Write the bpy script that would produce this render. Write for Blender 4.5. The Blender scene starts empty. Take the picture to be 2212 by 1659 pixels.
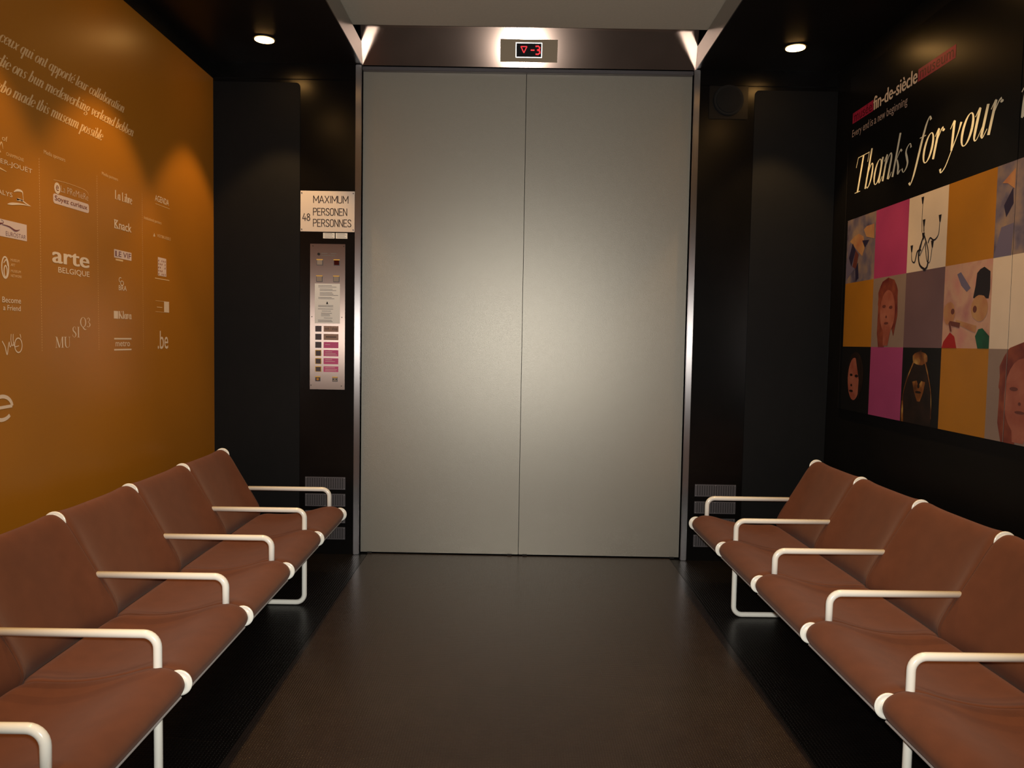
import bpy, bmesh, math, random
from mathutils import Vector, Matrix
random.seed(4)
S = bpy.context.scene
COL = S.collection

# ------------------------------------------------------------------ camera, exposure, world, lights
cam_d = bpy.data.cameras.new('camera'); cam = bpy.data.objects.new('camera', cam_d); COL.objects.link(cam)
S.camera = cam
PITCH, YAW, ROLL, FPX = -.055, -.004, .017, 1675.0
cp, sp, cyw, syw = math.cos(PITCH), math.sin(PITCH), math.cos(YAW), math.sin(YAW)
fwd = Vector((syw * cp, cyw * cp, sp)); right = Vector((cyw, -syw, 0)); up = right.cross(fwd)
r2 = math.cos(ROLL) * right + math.sin(ROLL) * up
u2 = -math.sin(ROLL) * right + math.cos(ROLL) * up
cam.matrix_world = Matrix(((r2.x, u2.x, -fwd.x, 0), (r2.y, u2.y, -fwd.y, 0), (r2.z, u2.z, -fwd.z, 1.55), (0, 0, 0, 1)))
cam_d.sensor_width = 36; cam_d.lens = 36 * FPX / 2212; cam_d.clip_start = .02
S.view_settings.view_transform = 'Standard'; S.view_settings.look = 'None'
S.view_settings.exposure = 0.0; S.view_settings.gamma = 1; S.view_settings.use_curve_mapping = False
w = bpy.data.worlds.new('world'); S.world = w; w.use_nodes = True
w.node_tree.nodes['Background'].inputs[0].default_value = (.02, .018, .016, 1)
w.node_tree.nodes['Background'].inputs[1].default_value = .3

def light(name, kind, loc, energy, color, size=.03, aim=None, **kw):
    d = bpy.data.lights.new(name, kind); o = bpy.data.objects.new(name, d); COL.objects.link(o)
    d.energy = energy; d.color = color; o.location = loc
    if kind == 'AREA': d.size = size
    else: d.shadow_soft_size = size
    if aim: o.rotation_euler = (Vector(aim) - Vector(loc)).to_track_quat('-Z', 'Y').to_euler()
    for k, v in kw.items(): setattr(d, k, v)
    return o
FLASH = 450; SPOT = 68; WARM = (1, .60, .23)
light('camera_flash', 'SPOT', (.03, .0, 1.60), FLASH, (1, .99, .95), .025, aim=(.03, 5, 1.45), spot_size=math.radians(100), spot_blend=.9)
LAMP_Y = [5.07, 4.01, 2.95, 1.89, .83, -.23]

# ------------------------------------------------------------------ helpers
def srgb(r, g, b, k=.58):
    f = lambda c: ((c / 255 / 12.92) if c / 255 <= .04045 else ((c / 255 + .055) / 1.055) ** 2.4) * k
    return (f(r), f(g), f(b), 1)
def mat(name, col, rough=.5, metal=0, spec=.5, noise=None, bump=None, emit=None, coat=0, aniso=None, ramp=None):
    """procedural: noise=(scale, amount, detail) colour variation; bump=(kind, scale, strength, dist)"""
    m = bpy.data.materials.new(name); m.use_nodes = True; N = m.node_tree; b = N.nodes['Principled BSDF']
    b.inputs['Base Color'].default_value = col; b.inputs['Roughness'].default_value = rough
    b.inputs['Metallic'].default_value = metal; b.inputs['Specular IOR Level'].default_value = spec
    b.inputs['Coat Weight'].default_value = coat; b.inputs['Coat Roughness'].default_value = .08
    tc = N.nodes.new('ShaderNodeTexCoord')
    if noise or ramp:
        n = N.nodes.new('ShaderNodeTexNoise'); sc_, am, de = noise or ramp[0]
        n.inputs['Scale'].default_value = sc_; n.inputs['Detail'].default_value = de
        N.links.new(tc.outputs['Object'], n.inputs['Vector'])
        cr = N.nodes.new('ShaderNodeValToRGB'); N.links.new(n.outputs['Fac'], cr.inputs['Fac'])
        if ramp:
            cols = ramp[1]; e = cr.color_ramp.elements
            while len(e) < len(cols): e.new(.5)
            for i, c in enumerate(cols):
                e[i].position = .32 + .36 * i / (len(cols) - 1); e[i].color = c
        else:
            e = cr.color_ramp.elements; e[0].position = .3; e[1].position = .7
            e[0].color = tuple(c * (1 - am) for c in col[:3]) + (1,); e[1].color = tuple(min(1, c * (1 + am)) for c in col[:3]) + (1,)
        N.links.new(cr.outputs[0], b.inputs['Base Color'])
    if bump:
        kind, sc_, st, di = bump[:4]
        if kind == 'noise':
            t = N.nodes.new('ShaderNodeTexNoise'); t.inputs['Scale'].default_value = sc_; t.inputs['Detail'].default_value = 3; out = t.outputs['Fac']; vec = t.inputs['Vector']
        elif kind == 'stud':
            t = N.nodes.new('ShaderNodeTexVoronoi'); t.inputs['Scale'].default_value = sc_; t.inputs['Randomness'].default_value = .15
            mr = N.nodes.new('ShaderNodeMapRange'); mr.inputs['From Min'].default_value = .28; mr.inputs['From Max'].default_value = .42
            mr.inputs['To Min'].default_value = 1; mr.inputs['To Max'].default_value = 0
            N.links.new(t.outputs['Distance'], mr.inputs['Value']); out = mr.outputs[0]; vec = t.inputs['Vector']
        elif kind == 'brush':
            t = N.nodes.new('ShaderNodeTexNoise'); t.inputs['Scale'].default_value = sc_; t.inputs['Detail'].default_value = 2; out = t.outputs['Fac']
            mp = N.nodes.new('ShaderNodeMapping'); mp.inputs['Scale'].default_value = bump[4]
            N.links.new(tc.outputs['Object'], mp.inputs['Vector']); N.links.new(mp.outputs[0], t.inputs['Vector']); vec = None
        if vec: N.links.new(tc.outputs['Object'], vec)
        bp = N.nodes.new('ShaderNodeBump'); bp.inputs['Strength'].default_value = st; bp.inputs['Distance'].default_value = di
        N.links.new(out, bp.inputs['Height']); N.links.new(bp.outputs[0], b.inputs['Normal'])
    if emit:
        b.inputs['Emission Color'].default_value = emit[0]; b.inputs['Emission Strength'].default_value = emit[1]
    return m

M = {}
M['door'] = mat('door_paint', srgb(186, 178, 162, .62), .39, .58, bump=('noise', 260, .35, .002), noise=(500, .10, 2))
M['steel'] = mat('brushed_steel', srgb(190, 186, 182, 0.9), .34, 1, bump=('brush', 40, .25, .001, (30, 30, .6)))
M['steel_post'] = mat('post_steel', srgb(190, 184, 182, 0.9), .36, 1)
M['steel_lintel'] = mat('lintel_steel', srgb(158, 134, 120, .8), .10, .8, noise=(2.5, .15, 2))
M['steel_plate'] = mat('plate_steel', srgb(180, 158, 146, .75), .33, 1)
M['steel_dull'] = mat('dull_aluminium', srgb(128, 122, 124), .45, .8)
M['hole'] = mat('hole_black', srgb(14, 12, 12), .8)
M['black_gloss'] = mat('black_laminate', srgb(14, 12, 11), .24, spec=.3, noise=(6, .25, 3), bump=('noise', 30, .04, .002))
M['black_matte'] = mat('black_rubber_sheet', srgb(12, 11, 11), .6, spec=.2, noise=(10, .2, 3))
M['black_wall'] = mat('black_panelling', srgb(15, 13, 12), .5, spec=.25, noise=(4, .2, 3))
M['black_print'] = mat('black_print', srgb(16, 14, 12), .3, spec=.3, noise=(4, .2, 3))
M['ceil'] = mat('black_ceiling', srgb(30, 25, 22), .36, spec=.3, noise=(3, .2, 3))
M['diffuser'] = mat('ceiling_panel_grey', srgb(226, 216, 196), .55, noise=(60, .03, 2))
M['ochre'] = mat('ochre_print', srgb(210, 136, 34, .64), .33, spec=.5, noise=(1.2, .05, 3), bump=('noise', 300, .05, .001))
M['ink'] = mat('pale_print', srgb(236, 212, 184, .95), .45)
M['ink_dim'] = mat('thin_pale_print', srgb(235, 195, 140, .95), .45)
M['ink_pink'] = mat('pale_pink_print', srgb(236, 210, 196, .85), .45)
M['ochre_ink'] = mat('ochre_letter', srgb(176, 98, 40), .4)
M['mauve_ink'] = mat('mauve_letter', srgb(150, 90, 90), .4)
M['mat_floor'] = mat('brown_stud_rubber', srgb(60, 48, 42), .27, spec=.4, noise=(9, .12, 4), bump=('stud', 95, .5, .0012))
M['side_floor'] = mat('black_stud_rubber', srgb(26, 22, 20), .34, spec=.35, noise=(9, .15, 4), bump=('stud', 70, .7, .0018))
M['fabric'] = mat('brown_wool', srgb(122, 72, 48, .66), .9, spec=.2, noise=(14, .08, 4), bump=('noise', 900, .5, .0008))
M['fabric'].node_tree.nodes['Principled BSDF'].inputs['Sheen Weight'].default_value = .22
M['fabric'].node_tree.nodes['Principled BSDF'].inputs['Sheen Tint'].default_value = (.6, .42, .34, 1)
M['white'] = mat('cream_enamel', srgb(250, 246, 232, 1), .22, coat=.3)
M['edge'] = mat('grey_edge_strip', srgb(190, 180, 172, .9), .4)
M['under'] = mat('dark_beam', srgb(30, 28, 27), .5, .3)
M['sign'] = mat('white_enamel_sign', srgb(238, 222, 206, 0.8), .35, noise=(3, .03, 2))
M['sign_ink'] = mat('engraved_black', srgb(60, 30, 20), .5)
M['paper'] = mat('white_paper', srgb(225, 222, 214, 1), .6)
M['print_grey'] = mat('grey_small_print', srgb(128, 120, 116), .6)
M['red_dark'] = mat('dark_red_lens', srgb(70, 8, 8), .2)
M['button'] = mat('button_plastic', srgb(180, 165, 150), .4)
M['button_dark'] = mat('button_smoked', srgb(98, 82, 84), .35)
M['button_gold'] = mat('button_gold_edge', srgb(230, 185, 90, 0.9), .3)
M['bell'] = mat('bell_yellow', srgb(235, 160, 40), .4)
M['label_tan'] = mat('label_tan', srgb(190, 150, 125), .5)
M['label_pink'] = mat('label_pink', srgb(205, 80, 130, .9), .5)
M['ind_plate'] = mat('indicator_plate', srgb(120, 100, 72, 0.7), .5, .4)
M['screen'] = mat('screen_black', srgb(8, 4, 8), .6, spec=.15)
M['led'] = mat('red_led', srgb(160, 0, 10), .5, emit=((1, .008, .02, 1), .8))
M['lamp'] = mat('lamp_glow', (1, .9, .75, 1), .5, emit=((1, .52, .15, 1), 26))
M['speaker'] = mat('speaker_grille', srgb(16, 14, 13), .6, spec=.25)
M['plate_black'] = mat('speaker_plate', srgb(24, 20, 17), .35, spec=.3)

def aniso(m, axis, amt):
    N = m.node_tree; b = N.nodes['Principled BSDF']; c = N.nodes.new('ShaderNodeCombineXYZ')
    for i in range(3): c.inputs[i].default_value = axis[i]
    b.inputs['Anisotropic'].default_value = amt; N.links.new(c.outputs[0], b.inputs['Tangent'])
aniso(M['steel_post'], (1, 0, 0), .92); aniso(M['steel_plate'], (1, 0, 0), .92)
def link(o, parent=None):
    COL.objects.link(o)
    if parent: o.parent = parent
    return o
def obj(name, bm, m, parent=None, smooth=False, recalc=True):
    me = bpy.data.meshes.new(name)
    if recalc: bmesh.ops.recalc_face_normals(bm, faces=bm.faces)
    bm.to_mesh(me); bm.free()
    for x in (m if isinstance(m, (list, tuple)) else [m]): me.materials.append(x)
    if smooth:
        for p in me.polygons: p.use_smooth = True
    return link(bpy.data.objects.new(name, me), parent)
def tag(o, label=None, cat=None, group=None, kind=None):
    if label: o['label'] = label
    if cat: o['category'] = cat
    if group: o['group'] = group
    if kind: o['kind'] = kind
    return o
def empty(name, loc=(0, 0, 0), rz=0):
    o = bpy.data.objects.new(name, None); o.location = loc; o.rotation_euler = (0, 0, rz); o.empty_display_size = .1
    return link(o)
def box(bm, a, b, bev=0, seg=2):
    x0, y0, z0 = [min(p, q) for p, q in zip(a, b)]; x1, y1, z1 = [max(p, q) for p, q in zip(a, b)]
    r = bmesh.ops.create_cube(bm, size=1, matrix=Matrix.Translation(((x0 + x1) / 2, (y0 + y1) / 2, (z0 + z1) / 2)) @ Matrix.Diagonal((x1 - x0, y1 - y0, z1 - z0, 1)))
    if bev:
        es = list({e for v in r['verts'] for e in v.link_edges})
        bmesh.ops.bevel(bm, geom=es, offset=bev, segments=seg, affect='EDGES', clamp_overlap=True)
    return bm
def B(a, b, bev=0, seg=2): return box(bmesh.new(), a, b, bev, seg)
def disc(bm, c, r, axis, depth, n=32):
    """closed cylinder centred at c along axis ('X','Y','Z')"""
    rot = {'Z': Matrix(), 'X': Matrix.Rotation(math.pi / 2, 4, 'Y'), 'Y': Matrix.Rotation(math.pi / 2, 4, 'X')}[axis]
    return bmesh.ops.create_cone(bm, cap_ends=True, segments=n, radius1=r, radius2=r, depth=depth, matrix=Matrix.Translation(c) @ rot)
def tube(bm, pts, r, n=14):
    pts = [Vector(p) for p in pts]; rings = []
    for i, p in enumerate(pts):
        t = ((pts[min(i + 1, len(pts) - 1)] - p).normalized() + (p - pts[max(i - 1, 0)]).normalized()).normalized()
        a = t.cross(Vector((0, 1, 0)))
        if a.length < .2: a = t.cross(Vector((1, 0, 0)))
        a.normalize(); b = t.cross(a)
        rings.append([bm.verts.new(p + r * (math.cos(2 * math.pi * k / n) * a + math.sin(2 * math.pi * k / n) * b)) for k in range(n)])
    for q, s in zip(rings, rings[1:]):
        for k in range(n): bm.faces.new((q[k], q[(k + 1) % n], s[(k + 1) % n], s[k]))
    bm.faces.new(rings[0]); bm.faces.new(list(reversed(rings[-1])))
    return bm
def bend(path, r, n=7):
    """round the corners of a polyline"""
    out = [Vector(path[0])]
    for a, b, c in zip(path, path[1:], path[2:]):
        a, b, c = Vector(a), Vector(b), Vector(c)
        u, v = (a - b).normalized(), (c - b).normalized(); h = u.angle(v) / 2; d = r / math.tan(h)
        cen = b + (u + v).normalized() * (r / math.sin(h)); p0, p1 = b + u * d, b + v * d
        for i in range(n + 1):
            t = i / n; q = (p0 - cen) * math.cos(t * (math.pi / 2)) + (p1 - cen) * math.sin(t * (math.pi / 2))      # right-angle bends only
            out.append(cen + q)
    out.append(Vector(path[-1])); return out

# ------------------------------------------------------------------ setting
XL, XR, YF, YB, H = -2.155, 2.21, 5.50, -1.6, 3.455
XDL, XDR, YD, ZD = -1.101, 1.205, 5.545, 3.43      # door opening, door leaf plane, opening top
def struct(name, bm, m, parent=None, **k):
    o = obj(name, bm, m, parent, **k)
    if not parent: o['kind'] = 'structure'
    return o
fl = struct('floor', B((XL - .1, YB - .1, -.12), (XR + .1, YF + .3, -.004)), M['black_matte'])
struct('centre_mat', B((-1.045, YB, -.004), (1.135, YD - .008, 0)), M['mat_floor'], fl)
struct('side_mat', B((XL, YB, -.004), (-1.048, YF, -.0005)), M['side_floor'], fl)
struct('side_mat', B((1.138, YB, -.004), (XR, YF, -.0005)), M['side_floor'], fl)
struct('wall_left', B((XL - .1, YB, -.1), (XL, YF + .3, H + .5)), M['black_wall'])
struct('wall_right', B((XR, YB, -.1), (XR + .1, YF + .3, H + .5)), M['black_wall'])
struct('wall_back', B((XL - .1, YB - .1, -.1), (XR + .1, YB, H + .5)), M['black_wall'])
# front wall in three pieces around the door opening
wf = bmesh.new(); box(wf, (XL, YF, 0), (XDL - .044, YF + .2, H + .5)); box(wf, (XDR + .044, YF, 0), (XR, YF + .2, H + .5)); box(wf, (XDL - .044, YF + .06, ZD + .03), (XDR + .044, YF + .2, H + .5))
struct('wall_front', wf, M['black_gloss'])
for x0, x1 in ((XL, -1.532), (1.632, XR)):      # matt sheets with one rounded corner
    bm = bmesh.new(); y = YF - .005; r = .03; zt = 3.322 if x0 < 0 else 3.318; z0 = .02
    inner = x1 if x0 < 0 else x0; s = -1 if x0 < 0 else 1; outer = x0 + .004 if x0 < 0 else x1 - .004
    P = [(outer, z0), (inner, z0)] + [(inner + s * r * (1 - math.cos(a)), zt - r + r * math.sin(a)) for a in [i * math.pi / 16 for i in range(9)]] + [(outer, zt)]
    f = bm.faces.new([bm.verts.new((x, y, z)) for x, z in P]); e = bmesh.ops.extrude_face_region(bm, geom=[f])
    bmesh.ops.translate(bm, verts=[v for v in e['geom'] if isinstance(v, bmesh.types.BMVert)], vec=(0, .005, 0))
    struct('trim_1' if x0 < 0 else 'trim_2', bm, M['black_matte'])
struct('trim_3', B((XL + .001, YF - .012, H - .11), (XDL - .05, YF, H - .085), .003), M['black_gloss'])
struct('trim_4', B((XDR + .05, YF - .012, H - .11), (XR - .001, YF, H - .085), .003), M['black_gloss'])

# ceiling: dark side fields, steel-lined central recess, hanging grey panel
SX0, SX1, ZS = -1.10, 1.215, 3.60
cb = bmesh.new()
box(cb, (XL, YB, H), (SX0 - .006, YF + .06, H + .1)); box(cb, (SX1 + .006, YB, H), (XR, YF + .06, H + .1))
ce = struct('ceiling', cb, M['ceil'])
struct('recess_roof', B((XL, YB, 4.0), (XR, YF + .2, 4.06)), M['black_wall'], ce)
struct('steel_edge', B((SX0 - .006, YB, H - .004), (SX0, YF + .03, ZS - .005)), M['steel'], ce)
struct('steel_edge', B((SX1, YB, H - .004), (SX1 + .006, YF + .03, ZS - .005)), M['steel'], ce)
struct('grey_panel', B((SX0 - .02, YB, ZS), (SX1 + .02, 5.19, ZS + .03), .004), M['diffuser'], ce)

# door 1: two leaves, posts, head, tilted steel lintel
dr = empty('door_1', (.045, YD, 0)); tag(dr, kind='structure')
DX, DY = .045, YD
def dpart(name, a, b, m, bev=0, parent=dr):
    o = obj(name, B((a[0] - DX, a[1] - DY, a[2]), (b[0] - DX, b[1] - DY, b[2]), bev), m, parent); return o
dpart('door_leaf', (XDL - .02, YD, .008), (.0415, YD + .05, ZD + .02), M['door'], .002)
dpart('door_leaf', (.0455, YD, .008), (XDR + .02, YD + .05, ZD + .02), M['door'], .002)
for x in (-1.035, -.02, .09, 1.155): dpart('guide_shoe', (x - .016, YD - .006, .0005), (x + .016, YD + .01, .011), M['hole'])
struct('trim_5', B((XDL - .043, YF - .012, .001), (XDL, YD + .04, ZD + .02), .004, 3), M['steel_post'])
struct('trim_6', B((XDR, YF - .012, .001), (XDR + .043, YD + .04, ZD + .02), .004, 3), M['steel_post'])
struct('trim_7', B((XDL + .001, YF + .004, ZD - .012), (XDR - .001, YD - .001, ZD + .014), .003, 3), M['steel_dull'])
# lintel tilted about 20 degrees, its top leaning into the lift
TA = math.radians(20); LZ = 3.452; LY = YF + .006
def lin(u, v, d=0):      # u along X, v up the lintel face, d out of the face
    return Vector((u, LY - v * math.sin(TA) - d * math.cos(TA), LZ + v * math.cos(TA) - d * math.sin(TA)))
def lbox(u0, v0, u1, v1, d0, d1, bev=0):
    bm = bmesh.new(); vs = [bm.verts.new(lin(u, v, d)) for d in (d0, d1) for u, v in ((u0, v0), (u1, v0), (u1, v1), (u0, v1))]
    for q in ((0, 1, 2, 3), (7, 6, 5, 4), (0, 4, 5, 1), (1, 5, 6, 2), (2, 6, 7, 3), (3, 7, 4, 0)): bm.faces.new([vs[i] for i in q])
    if bev: bmesh.ops.bevel(bm, geom=list(bm.edges), offset=bev, segments=2, affect='EDGES')
    return bm
struct('trim_8', lbox(SX0 + .001, 0, SX1 - .001, .42, -.01, 0), M['steel_lintel'])

# ------------------------------------------------------------------ lettering engines
def flat(name, polys, m, parent, plane, off=0, stag=None):
    """polys: lists of (u, v) in world metres on a wall plane"""
    bm = bmesh.new()
    base = off
    for i_, P in enumerate(polys):
        if len(P) < 3: continue
        vs = []; off = base + (stag[i_] if stag else 0)
        for u, v in P:
            vs.append(bm.verts.new(plane(u, v, off)))
        try: bm.faces.new(vs)
        except ValueError: pass
    o = obj(name, bm, m, parent, recalc=False)
    if name in ('print_lines', 'divider_line', 'logo_block_pattern'): o['kind'] = 'stuff'
    return o
PL = lambda u, v, o=0: Vector((-2.1385 + o, u, v))
PR = lambda u, v, o=0: Vector((2.1965 - o, u, v))
PF = lambda u, v, o=0: Vector((u, YF - o, v))

FC = {}
def sans(text, bold=0.0, shear=0.0):
    """default Blender typeface -> triangles in a unit box"""
    k = (text, bold, shear)
    if k in FC: return FC[k]
    cu = bpy.data.curves.new('t', 'FONT'); cu.body = text; cu.offset = bold; cu.shear = shear; cu.resolution_u = 4
    to = bpy.data.objects.new('t', cu); COL.objects.link(to)
    dg = bpy.context.evaluated_depsgraph_get(); me = bpy.data.meshes.new_from_object(to.evaluated_get(dg))
    vs = [(v.co.x, v.co.y) for v in me.vertices]; fs = [list(p.vertices) for p in me.polygons]
    x0, x1 = min(v[0] for v in vs), max(v[0] for v in vs); y0, y1 = min(v[1] for v in vs), max(v[1] for v in vs)
    bpy.data.objects.remove(to); bpy.data.meshes.remove(me); bpy.data.curves.remove(cu)
    FC[k] = ([[((vs[i][0] - x0) / (x1 - x0), (vs[i][1] - y0) / (y1 - y0)) for i in f] for f in fs])
    return FC[k]
def put(text, u0, u1, v0, v1, m, parent, plane, off=.0008, bold=0, shear=0, name='lettering'):
    P = []; G = []      # heavy faces: shifted copies, each a hair above the last
    n = 1 if bold <= .012 else 3; wd = bold * (v1 - v0) * .9 * (1 if u1 > u0 else -1)
    for i in range(n):
        d0 = 0 if n == 1 else wd * (1 + i * -1.0); a0, a1 = u0 + (abs(wd) * (1 if u1 > u0 else -1) if n > 1 else 0), u1 - (wd if n > 1 else 0)
        Q = [[(a0 + d0 + x * (a1 - a0), v0 + y * (v1 - v0)) for x, y in f] for f in sans(text, min(bold, .004), shear)]
        P += Q; G += [i * .00015] * len(Q)
    return flat(name, P, m, parent, plane, off, G)
T_, H_ = .19, .05
def E_(cx, cy, rx, ry, a0, a1, n=18, t=T_):
    return [(cx + rx * math.cos(math.radians(a0 + (a1 - a0) * i / n)), cy + ry * math.sin(math.radians(a0 + (a1 - a0) * i / n)),
             H_ + (t - H_) * abs(math.cos(math.radians(a0 + (a1 - a0) * i / n))) ** 1.3) for i in range(n + 1)]
def st(x, y0, y1, t=T_): return [(x, y0, t), (x, y1, t)]
def dot(x, y, r=.1): return [(x - r, y, r * .3), (x - r * .6, y, r * 1.7), (x, y, r * 2.1), (x + r * .6, y, r * 1.7), (x + r, y, r * .3)]
def sf(x, y, w=.14): return [(x - w, y, H_), (x + w, y, H_)]
arch = lambda x: [(x + .03, .62, H_), (x + .14, .92, H_ * 1.4), (x + .25, .98, T_ * .6), (x + .33, .8, T_), (x + .33, .4, T_), (x + .33, 0, T_)]
ex = lambda x: [(x, .06, T_ * .7), (x + .08, 0, H_ * 1.4), (x + .2, .22, H_)]
en = lambda x: [(x - .14, .78, H_), (x - .03, 1, H_ * 1.6), (x, .95, T_ * .8)]
GL = {
 ' ': (.34, []), '-': (.4, [[(.05, .45, .1), (.33, .45, .1)]]),
 'a': (.66, [E_(.27, .48, .21, .49, 0, 360), st(.48, 1, .05), ex(.48)]),
 'b': (.62, [st(.12, 1.6, .2), E_(.31, .47, .2, .49, 0, 360)]),
 'c': (.52, [E_(.28, .49, .22, .5, 50, 325), dot(.42, .8, .08)]),
 'd': (.66, [E_(.27, .48, .21, .49, 0, 360), st(.48, 1.6, .05), ex(.48)]),
 'e': (.52, [E_(.28, .49, .22, .5, 10, 325), [(.08, .42, H_), (.5, .6, H_)]]),
 'f': (.42, [[(.52, 1.48, T_), (.42, 1.62, H_ * 1.4), (.3, 1.4, T_ * .8), (.22, .9, T_), (.16, .2, T_), (.1, -.3, T_ * .8), (0, -.6, H_ * 1.4), (-.1, -.5, T_)], [(.05, 1, H_), (.4, 1, H_)]]),
 'g': (.6, [E_(.27, .62, .19, .36, 0, 360), [(.2, .28, H_), (.1, .12, H_ * 2), (.3, -.02, T_), (.45, -.25, T_ * .7), (.25, -.55, H_), (.02, -.4, T_ * .7), (.12, -.12, H_)], [(.42, .9, H_), (.55, .98, .1)]]),
 'h': (.64, [st(.12, 1.6, 0), [(.15, .62, H_), (.28, .93, H_ * 1.5), (.42, .88, T_ * .7), (.47, .5, T_), (.42, .15, T_ * .7), (.3, 0, H_ * 1.3), (.22, .06, T_ * .5)]]),
 'i': (.34, [en(.13), st(.13, 1, .05), ex(.13), dot(.13, 1.38, .085)]), 'j': (.3, [st(.13, 1, -.4)]),
 'k': (.62, [st(.12, 1.6, 0), [(.14, .5, H_), (.34, .92, H_ * 1.5), (.45, .85, T_ * .8)], [(.24, .6, T_ * .6), (.4, .3, T_), (.46, .04, T_ * .8), (.6, .15, H_)]]),
 'l': (.32, [st(.12, 1.6, .05), ex(.12)]), 'n': (.68, [en(.12), st(.12, 1, 0), arch(.14), ex(.47)]),
 'm': (1.04, [en(.12), st(.12, 1, 0), arch(.14), arch(.49), ex(.82)]),
 'o': (.58, [E_(.28, .49, .22, .5, 0, 360, 26)]),
 'p': (.64, [en(.12), st(.12, 1, -.6), sf(.12, -.6), E_(.34, .5, .2, .5, 0, 360)]),
 'q': (.62, [E_(.27, .5, .21, .5, 0, 360), st(.48, 1, -.6), sf(.48, -.6)]),
 'r': (.48, [en(.12), st(.12, 1, 0), [(.15, .62, H_), (.26, .92, H_ * 1.5), (.36, .98, T_ * .7)], dot(.40, .88, .07)]),
 's': (.5, [[(.42, .82, T_ * .8), (.32, .99, H_), (.17, .9, T_ * .5), (.14, .72, T_ * .8), (.27, .5, T_), (.38, .28, T_ * .8), (.33, .08, T_ * .5), (.2, 0, H_), (.07, .16, T_ * .8)]]),
 't': (.36, [st(.14, 1.35, .06), ex(.14), [(0, 1, H_), (.3, 1, H_)]]),
 'u': (.68, [en(.12), [(.12, 1, T_), (.12, .3, T_), (.16, .05, T_ * .6), (.28, .03, H_), (.44, .4, H_)], st(.47, 1, .05), ex(.47)]),
 'v': (.54, [en(.1), [(.1, 1, T_), (.14, .5, T_), (.22, .02, T_ * .8)], [(.22, 0, H_), (.4, .5, H_ * 1.6), (.44, .85, T_ * .7)], dot(.42, .9, .08)]),
 'w': (.86, [en(.1), [(.1, 1, T_), (.14, .5, T_), (.2, .02, T_ * .8)], [(.2, 0, H_), (.42, .95, H_)], [(.42, 1, T_), (.46, .5, T_), (.52, .02, T_ * .8)], [(.52, 0, H_), (.7, .5, H_ * 1.6), (.74, .9, T_ * .7)]]),
 'x': (.56, [[(.06, .95, T_ * .6), (.2, .8, T_), (.34, .2, T_), (.5, .05, T_ * .6)], [(.5, .95, H_ * 2), (.06, .05, H_ * 2)]]),
 'y': (.6, [en(.1), [(.1, 1, T_), (.18, .5, T_), (.26, .02, T_ * .9)], [(.48, .85, T_ * .9), (.42, .5, H_ * 1.6), (.26, 0, H_ * 1.4), (.1, -.45, H_ * 1.6), (-.08, -.6, H_ * 1.6), (-.16, -.46, T_)]]),
 'T': (.95, [st(.46, 1.5, 0, .2), [(.04, 1.5, H_), (.9, 1.5, H_)], [(.04, 1.52, H_), (.0, 1.1, H_)], [(.9, 1.52, H_), (.9, 1.12, H_)], sf(.46, 0, .22)]),
 'L': (.8, [st(.2, 1.5, 0), sf(.2, 1.5), [(.05, 0, H_), (.7, 0, H_)], [(.7, 0, H_), (.74, .4, H_)]]),
 'M': (1.3, [[(.15, 0, H_), (.2, 1.5, H_)], [(.2, 1.5, T_), (.62, 0, T_)], [(.62, 0, H_), (1.05, 1.5, H_)], st(1.08, 1.5, 0), sf(.15, 0), sf(1.08, 0, .2), sf(.15, 1.5), sf(1.12, 1.5)]),
 'U': (1.1, [[(.22, 1.5, T_), (.22, .45, T_), (.35, .08, T_ * .7), (.58, 0, H_), (.8, .15, H_), (.86, .5, H_), (.86, 1.5, H_)], sf(.22, 1.5, .2), sf(.86, 1.5)]),
 'S': (.8, [[(.62, 1.1, H_), (.55, 1.45, H_), (.35, 1.52, H_), (.16, 1.3, T_ * .8), (.2, .95, T_), (.5, .65, T_), (.62, .35, T_ * .9), (.4, 0, H_), (.15, .12, H_), (.08, .4, H_)]]),
 'I': (.5, [st(.24, 1.5, 0), sf(.24, 0, .2), sf(.24, 1.5, .2)]),
 'Q': (1.15, [E_(.55, .75, .45, .76, 0, 360, 28), [(.45, 0, T_ * .8), (.75, -.35, T_), (1.1, -.4, H_)]]),
 '3': (.75, [[(.1, 1.25, T_ * .6), (.3, 1.5, H_), (.52, 1.3, T_ * .8), (.5, 1, T_ * .5), (.28, .82, H_), (.55, .6, T_ * .7), (.6, .3, T_), (.35, 0, H_), (.1, .15, T_ * .7)]]),
 'K': (1.0, [st(.2, 1.5, 0, .26), sf(.2, 0, .2), sf(.2, 1.5, .2), [(.22, .6, H_), (.75, 1.5, H_)], [(.38, .85, .24), (.85, 0, .24)], sf(.85, 0, .18), sf(.75, 1.5, .15)]),
}
GL['é'] = (GL['e'][0], GL['e'][1] + [[(.3, 1.15, T_ * .7), (.46, 1.5, H_)]])
def catmull(p, n=5):
    if len(p) < 3: return p
    out = []
    for i in range(len(p) - 1):
        a, b, c, d = p[max(i - 1, 0)], p[i], p[i + 1], p[min(i + 2, len(p) - 1)]
        for k in range(n):
            t = k / n
            out.append(tuple(.5 * ((2 * b[j]) + (c[j] - a[j]) * t + (2 * a[j] - 5 * b[j] + 4 * c[j] - d[j]) * t * t + (3 * b[j] - a[j] - 3 * c[j] + d[j]) * t ** 3) for j in range(3)))
    return out + [p[-1]]
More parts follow.
